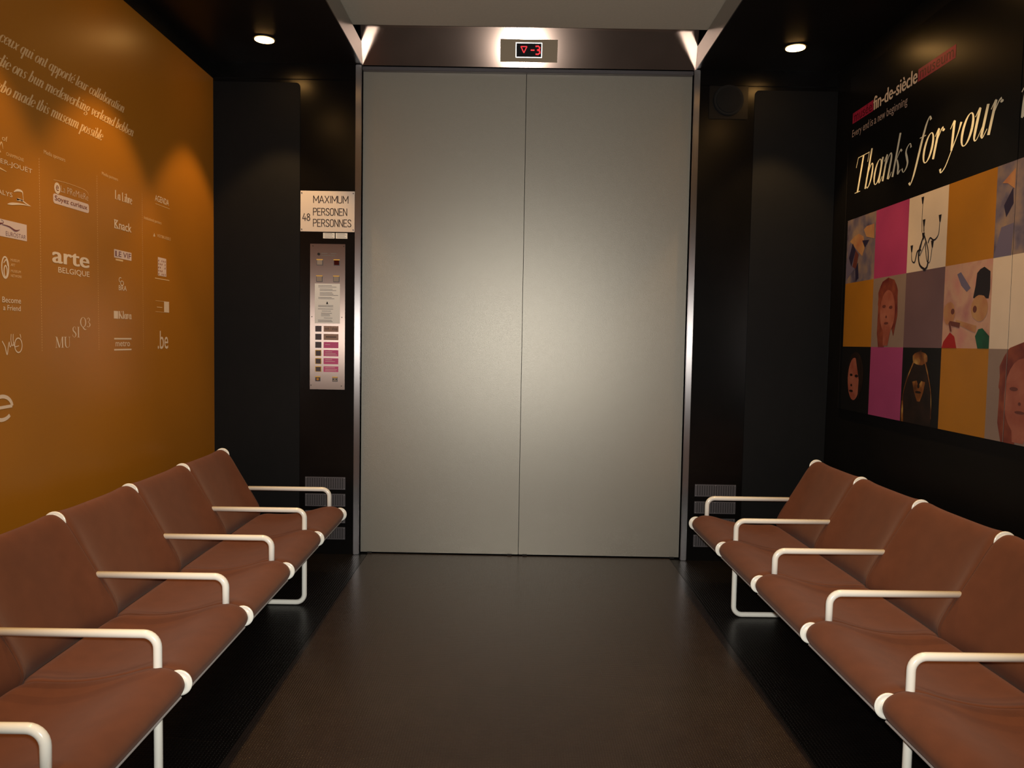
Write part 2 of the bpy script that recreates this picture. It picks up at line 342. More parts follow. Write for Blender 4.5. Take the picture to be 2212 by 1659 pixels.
def ribbon(p):
    q = []; L = []; R_ = []
    for i, (x, y, w_) in enumerate(p):
        x0, y0 = p[max(i - 1, 0)][:2]; x1, y1 = p[min(i + 1, len(p) - 1)][:2]
        dx, dy = x1 - x0, y1 - y0; l = math.hypot(dx, dy) or 1; nx, ny = -dy / l * w_ / 2, dx / l * w_ / 2
        L.append((x + nx, y + ny)); R_.append((x - nx, y - ny))
    for i in range(len(p) - 1): q.append([L[i], L[i + 1], R_[i + 1], R_[i]])
    return q
def letters(text, u0, u1, v0, xh, m, parent, plane, slant=.26, heavy=1.0):
    """large writing: one object per letter"""
    tot = sum(GL[c][0] for c in text); x = 0
    for c in text:
        a_ = GL[c][0]
        if c != ' ': serif(c, u0 + (u1 - u0) * x / tot, u0 + (u1 - u0) * (x + a_) / tot, v0, xh, m, parent, plane, slant, .0008, heavy, 'letter')
        x += a_
def serif(text, u0, u1, v0, xh, m, parent, plane, slant=.26, off=.0008, heavy=1.0, name='lettering'):
    """high-contrast pen strokes; xh = x-height in metres; u0..u1 = extent along the baseline"""
    x = 0; Q = []; G = []; k_ = 0
    for ch in text:
        adv, strokes_ = GL[ch]
        for s_ in strokes_:
            s2 = [(a + x + slant * b, b, c * heavy) for a, b, c in s_]
            r_ = ribbon(s2 if len(s2) > 12 else catmull(s2)); Q += r_; G += [(k_ % 5) * .00012] * len(r_); k_ += 1
        x += adv
    sx = (u1 - u0) / x
    return flat(name, [[(u0 + a * sx, v0 + b * xh) for a, b in f] for f in Q], m, parent, plane, off, G)
def rect(name, u0, u1, v0, v1, m, parent, plane, off=.0006, r=0):
    if not r: P = [(u0, v0), (u1, v0), (u1, v1), (u0, v1)]
    else:
        P = []
        for cx_, cy_, a in ((u1 - r, v1 - r, 0), (u0 + r, v1 - r, 90), (u0 + r, v0 + r, 180), (u1 - r, v0 + r, 270)):
            P += [(cx_ + r * math.cos(math.radians(a + k * 15)), cy_ + r * math.sin(math.radians(a + k * 15))) for k in range(7)]
    return flat(name, [P], m, parent, plane, off)
def strokes(name, lines, m, parent, plane, off=.0008):
    for i, l in enumerate(lines): o = flat(name, ribbon(catmull(l, 6) if len(l) < 20 else l), m, parent, plane, off + i * .00015)
    return o
def ring(cu, cv, ru, rv, w_, n=28, a0=0, a1=360):
    return [(cu + ru * math.cos(math.radians(a0 + (a1 - a0) * i / n)), cv + rv * math.sin(math.radians(a0 + (a1 - a0) * i / n)), w_) for i in range(n + 1)]
def ell(cu, cv, ru, rv, n=24, wob=0, seed=0):
    rr = random.Random(seed)
    return [(cu + ru * (1 + wob * rr.uniform(-1, 1)) * math.cos(2 * math.pi * i / n), cv + rv * (1 + wob * rr.uniform(-1, 1)) * math.sin(2 * math.pi * i / n)) for i in range(n)]

# ------------------------------------------------------------------ left wall: ochre printed panel
lm = obj('wall_graphic', B((-.008, YB + .05, -.5), (.008, YF - .004, 2.343), .001), M['ochre']); lm.location = (-2.1465, 0, 1.0)
tag(lm, 'large ochre printed panel with rows of pale logos on the left wall', 'wall panel')
def LP(u, v, o=0): return PL(u, v, o) - Vector((-2.1465, 0, 1.0))
a = (lm, LP)
serif('ceux qui ont apporté leur collaboration', 3.235, 4.245, 2.744, .034, M['ink_dim'], *a, slant=.42)
serif('die ons hun medewerking verleend hebben', 3.215, 4.345, 2.644, .034, M['ink_dim'], *a, slant=.42)
serif('who made this museum possible', 3.195, 4.02, 2.540, .034, M['ink_dim'], *a, slant=.42)
I, D_ = M['ink'], M['ink_dim']
put('of', 3.245, 3.28, 2.345, 2.366, D_, *a); put('Media sponsors', 3.53, 3.695, 2.352, 2.376, D_, *a)
put('Media partners', 4.02, 4.18, 2.362, 2.384, D_, *a); put('Institutional partners', 4.47, 4.685, 2.208, 2.231, D_, *a)
for y, z1 in ((3.494, 2.34), (3.972, 2.36), (4.448, 2.36)):
    flat('divider_line', [[(y - .0012, 1.47 + i * .012), (y + .0012, 1.47 + i * .012), (y + .0012, 1.476 + i * .012), (y - .0012, 1.476 + i * .012)] for i in range(int((z1 - 1.47) / .012))], D_, *a, .0006)
put('CHAMPAGNE', 3.27, 3.385, 2.288, 2.302, D_, *a); put('PERRIER-JOUËT', 3.11, 3.443, 2.243, 2.273, I, *a, shear=0, bold=-.006)
strokes('logo_ornament', [[(3.15, 2.222, .002), (3.2, 2.23, .008), (3.235, 2.226, .006), (3.27, 2.221, .002)], [(3.19, 2.29, .003), (3.215, 2.31, .01), (3.235, 2.292, .004)], [(3.22, 2.3, .002), (3.24, 2.335, .006), (3.25, 2.31, .002)]], D_, *a)
put('THALYS', 3.155, 3.305, 2.121, 2.140, I, *a)
strokes('logo_swoosh', [[(3.315, 2.147, .003), (3.34, 2.158, .010), (3.37, 2.158, .007), (3.375, 2.142, .003), (3.375, 2.122, .004), (3.335, 2.118, .010), (3.36, 2.122, .006), (3.40, 2.111, .005), (3.425, 2.107, .001)],
    [(3.272, 2.088, .002), (3.30, 2.094, .010), (3.36, 2.103, .006), (3.43, 2.106, .001)]], I, *a)
rect('logo_box', 3.11, 3.398, 1.949, 2.020, M['ink_pink'], *a)
put('EUROSTAR', 3.258, 3.39, 1.956, 1.974, M['mauve_ink'], *a, .0012, bold=-.012)
strokes('logo_swoosh', [[(3.18, 1.97, .006), (3.21, 1.995, .01), (3.24, 2.004, .004), (3.243, 2.012, .002), (3.23, 2.016, .002)], [(3.235, 1.998, .003), (3.28, 1.995, .006), (3.32, 1.984, .008), (3.35, 1.992, .002)]], M['mauve_ink'], *a, .0012)
strokes('logo_oval', [ring(3.25, 1.822, .022, .044, .007), ring(3.252, 1.806, .010, .024, .006), [(3.24, 1.84, .004), (3.258, 1.855, .006), (3.266, 1.83, .004)]], I, *a)
for t, y0, y1, z in (('MUSEUM', 3.286, 3.344, 1.852), ('ART', 3.286, 3.315, 1.832), ('MUSEUM', 3.286, 3.352, 1.806), ('NETWORK', 3.286, 3.358, 1.786)): put(t, y0, y1, z, z + .011, D_, *a)
put('Become', 3.227, 3.35, 1.676, 1.700, I, *a, bold=.015); put('a Friend', 3.232, 3.347, 1.644, 1.666, I, *a, bold=.015)
strokes('logo_script', [[(3.222, 1.515, .005), (3.240, 1.49, .005), (3.252, 1.458, .005), (3.262, 1.5, .004), (3.268, 1.512, .004)], [(3.268, 1.508, .004), (3.272, 1.49, .004), (3.285, 1.505, .003)],
    [(3.28, 1.545, .004), (3.278, 1.515, .004), (3.288, 1.495, .004), (3.298, 1.51, .003)], [(3.293, 1.545, .004), (3.292, 1.515, .004), (3.302, 1.492, .004), (3.33, 1.495, .003)], ring(3.326, 1.497, .025, .031, .005), [(3.338, 1.545, .005), (3.344, 1.528, .003)]], I, *a)
strokes('lettering', [ring(3.213, 1.235, .066, .049, .016, 30, 6, 318), [(3.150, 1.236, .013), (3.279, 1.240, .013)]], I, *a)
# second column
strokes('logo_outline', [[(3.60, 2.256, .0015), (3.70, 2.262, .0015), (3.80, 2.262, .0015), (3.87, 2.258, .0015), (3.895, 2.240, .0015)]], D_, *a)
flat('logo_disc', [ell(3.629, 2.223, .024, .026)], I, *a, .0007); put('e', 3.618, 3.640, 2.211, 2.236, M['ochre_ink'], *a, .0012)
put('La PReMièRe', 3.657, 3.889, 2.212, 2.242, I, *a, bold=-.02)
rect('logo_box', 3.596, 3.895, 2.150, 2.195, M['ink_pink'], *a, r=.013); put('Soyez curieux', 3.608, 3.880, 2.158, 2.188, M['ochre_ink'], *a, .0012, bold=.02)
put('arte', 3.580, 3.893, 1.877, 1.938, I, *a, bold=.085); put('BELGIQUE', 3.627, 3.892, 1.830, 1.861, I, *a, bold=.012)
serif('MU', 3.594, 3.722, 1.485, .033, I, *a, slant=0, heavy=.9); serif('SI', 3.733, 3.800, 1.534, .033, I, *a, slant=0, heavy=.9); serif('Q3', 3.802, 3.897, 1.585, .031, I, *a, slant=0, heavy=.9)
# third column
serif('La Libre', 4.146, 4.330, 2.270, .030, I, *a, slant=0, heavy=1.1)
put('Knack', 4.138, 4.322, 2.114, 2.160, I, *a, bold=.03)
for zz in (2.114, 2.155): flat('lettering', [[(4.138, zz), (4.172, zz), (4.172, zz + .006), (4.138, zz + .006)]], I, *a)
rect('logo_box', 4.133, 4.319, 1.959, 2.003, M['ink_pink'], *a); serif('L', 4.142, 4.180, 1.968, .018, M['mauve_ink'], *a, slant=0, off=.0012, heavy=1.5); put('E VIF', 4.182, 4.312, 1.968, 1.996, M['mauve_ink'], *a, .0012, bold=.01)
rect('logo_bar', 4.148, 4.226, 1.945, 1.954, D_, *a)
put('C', 4.178, 4.206, 1.831, 1.859, I, *a, bold=.02); put('O', 4.193, 4.232, 1.815, 1.842, I, *a, bold=.02); put('BRA', 4.177, 4.262, 1.789, 1.816, I, *a, bold=.02)
rect('logo_box', 4.123, 4.168, 1.635, 1.676, I, *a); serif('Klara', 4.171, 4.312, 1.637, .026, I, *a, slant=0, heavy=1.1)
rect('logo_bar', 4.124, 4.310, 1.524, 1.532, I, *a); rect('logo_bar', 4.123, 4.309, 1.465, 1.473, I, *a); put('metro', 4.138, 4.292, 1.487, 1.514, I, *a, bold=.01)
# fourth column
put('AGENDA', 4.607, 4.788, 2.341, 2.377, I, *a, bold=.012); rect('logo_bar', 4.611, 4.80, 2.324, 2.3265, D_, *a)
put('VISITBRUSSELS', 4.629, 4.809, 2.133, 2.150, D_, *a); flat('logo_mark', [[(4.582, 2.130), (4.606, 2.130), (4.596, 2.152)]], I, *a)
rect('logo_block', 4.637, 4.747, 1.906, 2.015, M['ink_pink'], *a)
blk = random.Random(3)
flat('logo_block_pattern', [[(4.64 + i * .021 + blk.uniform(0, .008), 1.91 + j * .02), (4.65 + i * .021, 1.908 + j * .02 + .003), (4.652 + i * .021, 1.922 + j * .02), (4.642 + i * .021, 1.918 + j * .02)] for i in range(5) for j in range(5) if blk.random() < .7], M['ochre_ink'], *a, .0012)
rect('logo_bar', 4.598, 4.788, 1.885, 1.890, D_, *a)
strokes('logo_outline', [[(4.714, 1.755, .002), (4.60, 1.755, .002)], [(4.60, 1.690, .002), (4.714, 1.690, .002)]], D_, *a); rect('logo_box', 4.714, 4.781, 1.690, 1.756, I, *a)
rect('logo_bar', 4.62, 4.69, 1.716, 1.720, D_, *a)
put('.be', 4.626, 4.765, 1.468, 1.577, I, *a, bold=.01)
# ------------------------------------------------------------------ right wall: black printed panel with picture grid
RX = 2.2035
rm = obj('wall_graphic', B((-.0065, 3.478, 1.137 - 1), (.0065, 5.268, 3.33 - 1), .001), M['black_print']); rm.location = (RX, 0, 1.0)
tag(rm, 'black printed panel with a white greeting and a grid of pictures on the right wall', 'wall panel')
seam = obj('wall_graphic', B((-.0065, YB + .05, 1.137 - 1), (.0065, 3.474, 3.33 - 1), .001), M['black_print']); seam.location = (RX, 0, 1.0)
tag(seam, 'second black printed panel beyond the thin seam at the right edge of the photo', 'wall panel')
def RP(u, v, o=0): return PR(u, v, o) - Vector((RX, 0, 1.0))
pink = mat('pink_band', srgb(165, 34, 66, .9), .4, noise=(30, .15, 2)); pinkd = mat('dark_pink_letter', srgb(110, 14, 34), .4)
b_ = (rm, RP)
rect('pink_band', 5.213, 4.918, 3.018, 3.086, pink, *b_); rect('pink_band', 4.380, 4.011, 3.018, 3.086, pink, *b_)
put('musée', 5.19, 4.935, 3.026, 3.084, pinkd, *b_, .0012); put('museum', 4.36, 4.03, 3.028, 3.070, pinkd, *b_, .0012)
put('fin-de-siècle', 4.915, 4.385, 3.018, 3.102, I, *b_, .0012, bold=.03)
gp = mat('grey_pink_print', srgb(190, 165, 152, .85), .5)
for wd_, c0, c1, z0, z1 in (('Every', 0, 5, 2.915, 2.976), ('end', 5.7, 8.7, 2.930, 2.980), ('is', 9.4, 10.7, 2.930, 2.976), ('a', 11.3, 12.3, 2.930, 2.964), ('new', 13, 16.4, 2.930, 2.964), ('beginning', 17.1, 26, 2.915, 2.980)):
    put(wd_, 5.209 - .722 * c0 / 26, 5.209 - .722 * c1 / 26, z0, z1, gp, *b_, name='word')
letters('Thanks for your', 5.177, 3.635, 2.552, .147, mat('cream_print', srgb(236, 232, 205, .95), .45), *b_, slant=.26, heavy=.62)
vv = serif('v', 3.505, 3.39, 2.562, .147, bpy.data.materials['cream_print'], *b_, heavy=.62)
cY = [5.222, 4.812, 4.412, 4.014, 3.614, 3.214]; cZ = [2.387, 1.971, 1.553, 1.135]
C_ = {}
def cm(name, rgb, n=None): C_[name] = mat(name, srgb(*rgb), .42, noise=n or (5, .05, 3)); return C_[name]
cm('tile_ochre', (200, 132, 30)); cm('tile_magenta', (200, 70, 125), (2.2, .12, 2)); cm('tile_violet_pink', (190, 80, 135)); cm('tile_white', (255, 232, 205)); cm('tile_mauve', (128, 98, 102))
cm('tile_grey', (165, 140, 125)); cm('tile_black', (14, 12, 11))
C_['pastel'] = mat('tile_pastel', srgb(120, 110, 130), .42, ramp=((7, 0, 4), [srgb(86, 74, 98), srgb(122, 112, 130), srgb(158, 136, 130), srgb(180, 150, 125)]))
C_['cloud'] = mat('tile_cloud', srgb(220, 160, 140), .42, ramp=((6, 0, 4), [srgb(196, 132, 128), srgb(226, 178, 150), srgb(222, 150, 140)]))
C_['skin'] = mat('paint_rose', srgb(190, 110, 88), .42, ramp=((9, 0, 3), [srgb(168, 86, 66), srgb(198, 122, 98)]))
C_['hair'] = mat('paint_rust', srgb(140, 60, 50), .42, ramp=((12, 0, 3), [srgb(112, 40, 38), srgb(165, 84, 58)]))
C_['navy'] = mat('paint_navy', srgb(50, 42, 72), .42); C_['tan'] = mat('paint_tan', srgb(205, 150, 105), .42, ramp=((10, 0, 3), [srgb(196, 128, 90), srgb(214, 165, 110)]))
C_['dark'] = mat('paint_dark', srgb(34, 26, 32), .42); C_['red'] = mat('paint_red', srgb(186, 28, 24), .42); C_['green'] = mat('paint_green', srgb(20, 92, 60), .42, noise=(15, .3, 3))
C_['gold'] = mat('paint_gold', srgb(190, 130, 60), .3, ramp=((9, 0, 3), [srgb(70, 40, 18), srgb(150, 90, 40), srgb(225, 180, 100)])); C_['brown'] = mat('paint_brown', srgb(40, 24, 16), .42, noise=(12, .5, 3))
C_['blue'] = mat('paint_blue', srgb(124, 114, 140), .42); C_['shade'] = mat('paint_umber', srgb(120, 62, 52), .42)
grid = [['pastel', 'tile_magenta', 'tile_white', 'tile_ochre', 'pastel'], ['tile_ochre', 'tile_grey', 'tile_mauve', 'cloud', 'tile_white'], ['tile_black', 'tile_violet_pink', 'tile_black', 'tile_ochre', 'tile_grey']]
TL = {}
for r in range(3):
    for c in range(5):
        for k_, (ya, yb_, par) in enumerate([(cY[c], max(cY[c + 1], 3.478), rm)] + ([(3.474, cY[5], seam)] if c == 4 else [])):
            bm = bmesh.new(); y0, y1 = (ya, yb_)
            x = PR(0, 0).x - RX
            box(bm, (x - .0006, y1, cZ[r + 1] - 1), (x + .0004, y0, cZ[r] - 1))
            TL[(r, c, k_)] = obj('picture_tile', bm, C_[grid[r][c]], par)
def tp(r, c, name, pts, m, off=.0012, k_=0):
    """pts in tile coordinates 0..1 (s to the right as seen, t upwards)"""
    P = [[(cY[c] + (cY[c + 1] - cY[c]) * s, cZ[r + 1] + (cZ[r] - cZ[r + 1]) * t) for s, t in f] for f in pts]
    if name == 'stroke': return flat('drawn_stroke', P, C_.get(m) or M[m], TL[(r, c, k_)], RP, off)
    for i, f in enumerate(P):
        if f: o = flat(name, [f], C_.get(m) or M[m], TL[(r, c, k_)], RP, off + i * .00012)
def tstroke(r, c, name, lines, m, off=.0014, k_=0):
    for i, l in enumerate(lines): o = tp(r, c, 'stroke', ribbon(catmull(l, 6) if len(l) < 20 else l), m, off + i * .00012, k_)
# pastel abstracts (generic stand-ins)
tp(0, 0, 'paint_shape', [[(.1, .62), (.3, .66), (.42, .55), (.3, .2), (.02, .05), (0, .3)]], 'blue'); tp(0, 0, 'paint_shape', [[(.12, .66), (.28, .72), (.42, .74), (.6, .68), (.66, .5), (.58, .38), (.45, .45)]], 'tan', .0014)
tp(0, 0, 'paint_shape', [[(.6, .78), (.7, .82), (.95, .82), (.97, .6), (.7, .66)]], 'tan', .0014); tp(0, 0, 'paint_shape', [[(.22, .62), (.34, .5), (.2, .25), (.1, .4)], [(.56, .62), (.8, .6), (.66, .5)], [(.35, .2), (.44, .3), (.48, .05), (.38, .02)]], 'navy', .0016)
tp(0, 0, 'paint_shape', [[(.34, .5), (.45, .42), (.38, .2), (.24, .25)]], 'shade', .0016)
# chandelier drawing on the white tile
cup = lambda x, y: [(x - .035, y + .04), (x + .035, y + .04), (x + .018, y - .05), (x - .01, y - .05)]
tp(0, 2, 'chandelier_drawing', [cup(.36, .92), cup(.42, .62), cup(.12, .32), cup(.82, .62), cup(.66, .32), cup(.42, .45)], 'dark')
tstroke(0, 2, 'chandelier_drawing', [[(.37, .9, .012), (.365, .7, .01), (.38, .5, .012)], [(.42, .6, .02), (.43, .5, .02)], [(.12, .28, .012), (.14, .16, .015), (.22, .13, .02), (.28, .26, .025), (.38, .27, .02)],
    [(.82, .58, .012), (.80, .42, .015), (.7, .36, .02), (.6, .4, .02), (.55, .34, .02)], [(.66, .28, .012), (.62, .1, .012), (.54, .12, .015), (.48, .35, .02)], [(.44, .46, .025), (.32, .25, .03), (.36, .08, .03), (.52, -.0, .03)], [(.44, .46, .025), (.56, .25, .02), (.56, .05, .03), (.46, 0, .03)], [(.4, .4, .012), (.34, .2, .012), (.44, .3, .012), (.5, .38, .012)]], 'dark')
# right-most pastel
tp(0, 4, 'paint_shape', [[(0, 0), (.12, .32), (.34, .34), (.32, 0)]], 'blue'); tp(0, 4, 'paint_shape', [[(.15, .55), (.3, .72), (.32, .55), (.2, .42)]], 'navy', .0014); tp(0, 4, 'paint_shape', [[(.1, .8), (.33, .92), (.33, .7), (.2, .78)]], 'tan', .0014)
# generic rose portrait on grey tile (twice, the second larger)
def portrait(r, c, cx_, s, k_=0, clip=None):
    def q(P):
        if not clip: return P
        s_, e_ = clip; out = []          # keep the side s_ of the line s = e_
        for (x0, y0), (x1, y1) in zip(P, P[1:] + P[:1]):
            i0, i1 = (x0 - e_) * s_ >= 0, (x1 - e_) * s_ >= 0
            if i0: out.append((x0, y0))
            if i0 != i1: out.append((e_, y0 + (y1 - y0) * (e_ - x0) / (x1 - x0)))
        return out if len(out) > 2 else []
    tp(r, c, 'portrait_shape', [q(ell(cx_, .70, .28 * s, .26 * s, 20, .05, 1)), q([(cx_ - .26 * s, .65), (cx_ - .27 * s, .2), (cx_ - .22 * s, 0), (cx_ - .05 * s, 0), (cx_ - .1 * s, .6)]), q([(cx_ + .27 * s, .7), (cx_ + .29 * s, .45), (cx_ + .2 * s, .15), (cx_ + .12 * s, .3)])], 'hair', .0012, k_)
    tp(r, c, 'portrait_shape', [q(ell(cx_ + .01, .50, .21 * s, .28 * s)), q([(cx_ - .1 * s, .25), (cx_ + .12 * s, .25), (cx_ + .05 * s, .02), (cx_ - .08 * s, .02)])], 'skin', .0015, k_)
    tp(r, c, 'portrait_shape', [q(ell(cx_ - .09 * s, .58, .05 * s, .022)), q(ell(cx_ + .1 * s, .56, .05 * s, .022)), q(ell(cx_ - .02, .43, .025, .018)), q(ell(cx_ - .01, .34, .06 * s, .016))], 'shade', .0018, k_)
portrait(1, 1, .48, 1.1)
# dancing colour shapes under a pink sky (generic stand-in)
tp(1, 3, 'paint_shape', [[(.28, .88), (.36, .9), (.58, .7), (.5, .66), (.38, .74)]], 'blue'); tp(1, 3, 'paint_shape', [[(.7, .86), (.76, .9), (.84, .92), (.96, .86), (.97, .66), (.95, .56), (.64, .58), (.68, .72)]], 'dark')
tp(1, 3, 'paint_shape', [ell(.14, .42, .13, .14, 18, .06, 2), ell(.78, .46, .17, .15, 18, .05, 3), [(.3, .34), (.62, .28), (.74, .26), (.72, .18), (.56, .22), (.3, .3)]], 'tan', .0015)
tp(1, 3, 'paint_shape', [ell(.22, .44, .04, .035), ell(.69, .45, .04, .04), [(.16, .33), (.4, .3), (.38, .24), (.2, .27)], [(.14, .3), (.18, .2), (.22, .2), (.17, .33)]], 'shade', .0018)
tp(1, 3, 'paint_shape', [[(0, 0), (.04, .08), (.18, .19), (.28, .14), (.34, 0)]], 'red', .0018); tp(1, 3, 'paint_shape', [[(.78, 0), (.72, .14), (.78, .22), (.86, .23), (1, .14), (1, 0)]], 'green', .0018)
# dark portrait
tp(2, 0, 'portrait_shape', [ell(.5, .56, .29, .36)], 'brown'); tp(2, 0, 'portrait_shape', [ell(.46, .50, .22, .33)], 'skin', .0015)
tp(2, 0, 'portrait_shape', [ell(.36, .56, .05, .02), ell(.55, .55, .06, .022), ell(.38, .40, .03, .02), ell(.38, .31, .07, .018), [(.66, .8), (.72, .5), (.68, .2), (.62, .2), (.64, .5), (.5, .84)]], 'brown', .0018)
# dark gilt figure shape
tp(2, 2, 'figure_shape', [[(.06, .0), (.05, .3), (.12, .6), (.28, .82), (.36, .93), (.46, .97), (.58, .93), (.68, .82), (.76, .55), (.82, .3), (.82, 0)]], 'brown')
tp(2, 2, 'figure_shape', [ell(.47, .86, .2, .09, 16, .08, 5), [(.3, .55), (.42, .57), (.47, .5), (.54, .57), (.64, .56), (.6, .42), (.52, .3), (.45, .3), (.36, .42)], [(.03, 0), (.03, .28), (.07, .28), (.1, 0)]], 'gold', .0015)
tstroke(2, 2, 'figure_shape', [[(.34, .84, .03), (.18, .62, .02), (.07, .4, .012), (.05, .2, .01)], [(.6, .84, .03), (.72, .62, .02), (.8, .4, .012), (.82, .1, .01)], [(.5, .97, .02), (.48, .84, .02)]], 'gold', .0017)
tp(2, 2, 'figure_shape', [ell(.47, .50, .03, .03), ell(.47, .42, .08, .015)], 'brown', .0019)
# right-most portrait, clipped by the seam, continued on the second panel
portrait(2, 4, .62, 1.45, 0, (-1, .338)); portrait(2, 4, .62, 1.45, 1, (1, .352))
tag(rm, None)
rect('print_edge', 5.266, 5.2635, 1.14, 2.85, M['steel_dull'], rm, RP, .0004)

# ------------------------------------------------------------------ front wall fittings
def fthing(name, label, cat, x, z, group=None):
    o = empty(name, (x, YF, z)); tag(o, label, cat, group); return o
def fbox(name, x0, x1, z0, z1, d0, d1, m, par, bev=0):
    ox, oz = par.location.x, par.location.z
    return obj(name, B((x0 - ox, -d0, z0 - oz), (x1 - ox, -d1, z1 - oz), bev), m, par)
def FP(par):
    l = Vector((par.location.x, YF, par.location.z)); return lambda u, v, o=0: PF(u, v, o) - l
# capacity sign
sg = fthing('capacity_sign', 'white rectangular sign reading MAXIMUM 48 PERSONEN PERSONNES beside the door', 'sign', -1.337, 2.297)
fbox('sign_plate', -1.528, -1.147, 2.297, 2.580, 0, .004, M['sign'], sg, .001)
p_ = FP(sg); SI_ = M['sign_ink']
# narrow engraved capitals made of even-width strokes
ST = {'M': (.9, [[(0, 0), (0, 1), (.38, .3), (.76, 1), (.76, 0)]]), 'A': (.85, [[(0, 0), (.34, 1), (.68, 0)], [(.12, .33), (.56, .33)]]), 'X': (.8, [[(0, 0), (.62, 1)], [(0, 1), (.62, 0)]]), 'I': (.3, [[(.07, 0), (.07, 1)]]),
 'U': (.8, [[(0, 1), (0, .2), (.1, .03), (.3, 0), (.5, .03), (.6, .2), (.6, 1)]]), 'P': (.72, [[(0, 0), (0, 1), (.35, 1), (.52, .9), (.52, .6), (.35, .5), (0, .5)]]), 'E': (.68, [[(.5, 0), (0, 0), (0, 1), (.5, 1)], [(0, .52), (.42, .52)]]),
 'R': (.75, [[(0, 0), (0, 1), (.35, 1), (.52, .9), (.52, .6), (.35, .5), (0, .5)], [(.3, .5), (.58, 0)]]), 'S': (.72, [[(.52, .82), (.42, .97), (.25, 1), (.06, .93), (.02, .75), (.15, .57), (.42, .43), (.54, .25), (.46, .05), (.26, 0), (.06, .05), (0, .2)]]),
 'O': (.76, [[(0, .2), (0, .8), (.1, .96), (.28, 1), (.46, .96), (.56, .8), (.56, .2), (.46, .04), (.28, 0), (.1, .04), (0, .2)]]), 'N': (.78, [[(0, 0), (0, 1), (.58, 0), (.58, 1)]]),
 '4': (.74, [[(.42, 0), (.42, .55)], [(.3, 1), (0, .28), (.6, .28)]]), '8': (.7, [[(.28, .54), (.08, .65), (.05, .85), (.28, 1), (.5, .85), (.47, .65), (.28, .54), (.03, .38), (.03, .12), (.28, 0), (.53, .12), (.53, .38), (.28, .54)]])}
def engrave(text, u0, u1, v0, v1, m, par, plane, wd=.0052, off=.0046):
    x = 0; tot = sum(ST[c][0] for c in text) - .2
    sx = (u1 - u0) / tot; sy = v1 - v0
    for c in text:
        Q = []
        for l in ST[c][1]:
            P = [(u0 + (x + a_) * sx, v0 + b * sy) for a_, b in l]
            for (a0, b0), (a1, b1) in zip(P, P[1:]):
                L_ = math.hypot(a1 - a0, b1 - b0); ex_, ey = (a1 - a0) / L_ * wd * .35, (b1 - b0) / L_ * wd * .35
                Q += ribbon([(a0 - ex_, b0 - ey, wd), (a1 + ex_, b1 + ey, wd)])
        x += ST[c][0]; flat('letter', Q, m, par, plane, off)
engrave('MAXIMUM', -1.436, -1.196, 2.497, 2.545, SI_, sg, p_); engrave('PERSONEN', -1.437, -1.202, 2.411, 2.459, SI_, sg, p_)
engrave('PERSONNES', -1.437, -1.173, 2.333, 2.382, SI_, sg, p_); engrave('48', -1.512, -1.463, 2.372, 2.421, SI_, sg, p_)
for x in (-1.519, -1.157):
    for z in (2.312, 2.565):
        bm = bmesh.new(); disc(bm, (x + 1.337, -.005, z - 2.297), .0042, 'Y', .003, 12); obj('screw', bm, M['steel_dull'], sg)
for x0, x1, side in ((-1.369, -1.287, 'left'), (-1.280, -1.198, 'right')):
    s_ = fthing('inspection_sticker', f'small pale inspection sticker under the capacity sign, {side} of the two', 'sticker', x0 + .04, 2.251, 'stickers under the capacity sign')
    fbox('sticker_sheet', x0, x1, 2.251, 2.290, 0, .0008, M['paper'], s_)
    flat('print_lines', [[(x0 + .008, 2.258 + k * .0085), (x1 - .008 - .01 * (k % 2), 2.258 + k * .0085), (x1 - .008 - .01 * (k % 2), 2.2605 + k * .0085), (x0 + .008, 2.2605 + k * .0085)] for k in range(4)], M['print_grey'], s_, FP(s_), .0012)
# control panel
pn = fthing('control_panel', 'tall narrow steel control panel with buttons and pink labels beside the door', 'control panel', -1.335, 1.186)
fbox('face_plate', -1.459, -1.211, 1.186, 2.212, 0, .005, M['steel_plate'], pn, .001)
q_ = FP(pn); O5 = .0056
bm = bmesh.new(); disc(bm, (-1.398 + 1.335, -.0065, 2.140 - 1.186), .0095, 'Y', .004, 20); obj('key_switch', bm, M['hole'], pn)
flat('print_lines', [[(-1.38, z), (-1.38 + w_, z), (-1.38 + w_, z + .006), (-1.38, z + .006)] for z, w_ in ((2.142, .045), (2.127, .10))] + [[(-1.315, 2.142), (-1.27, 2.142), (-1.27, 2.148), (-1.315, 2.148)]], M['print_grey'], pn, q_, O5)
def button(x0, x1, z0, z1, m):
    b = fbox('button', x0, x1, z0, z1, .004, .008, M['steel_dull'], pn, .001)
    fbox('button_top_edge', x0, x1, z1 - .005, z1 + .002, .004, .0095, M['button_gold'], pn)
    o = obj('button_face', B((x0 + .004 + 1.335, -.0095, z0 + .004 - 1.186), (x1 - .004 + 1.335, -.0085 + .002, z1 - .005 - 1.186)), m, b); return b
button(-1.413, -1.368, 2.061, 2.103, M['button']); button(-1.293, -1.249, 2.061, 2.103, M['red_dark'])
button(-1.415, -1.370, 1.945, 1.989, M['button']); button(-1.295, -1.251, 1.945, 1.989, M['button'])
nt = fbox('notice_sheet', -1.425, -1.247, 1.654, 1.934, .005, .0058, M['paper'], pn)
rr = random.Random(8); Q = []
z = 1.918
for blk_, n_ in ((-1.40, 2), (-1.39, 2), (-1.39, 3), (-1.40, 2), (None, 1), (-1.40, 2), (-1.402, 1), (-1.375, 1), (-1.38, 3), (-1.36, 1), (-1.402, 2)):
    if blk_ is None: z -= .032; continue
    for k in range(n_):
        w_ = rr.uniform(.085, .13) if blk_ < -1.38 else rr.uniform(.06, .08); Q.append([(blk_, z), (blk_ + w_, z), (blk_ + w_, z + .0028), (blk_, z + .0028)]); z -= .0092
    z -= .006
flat('print_lines', Q, M['print_grey'], pn, q_, .0062)
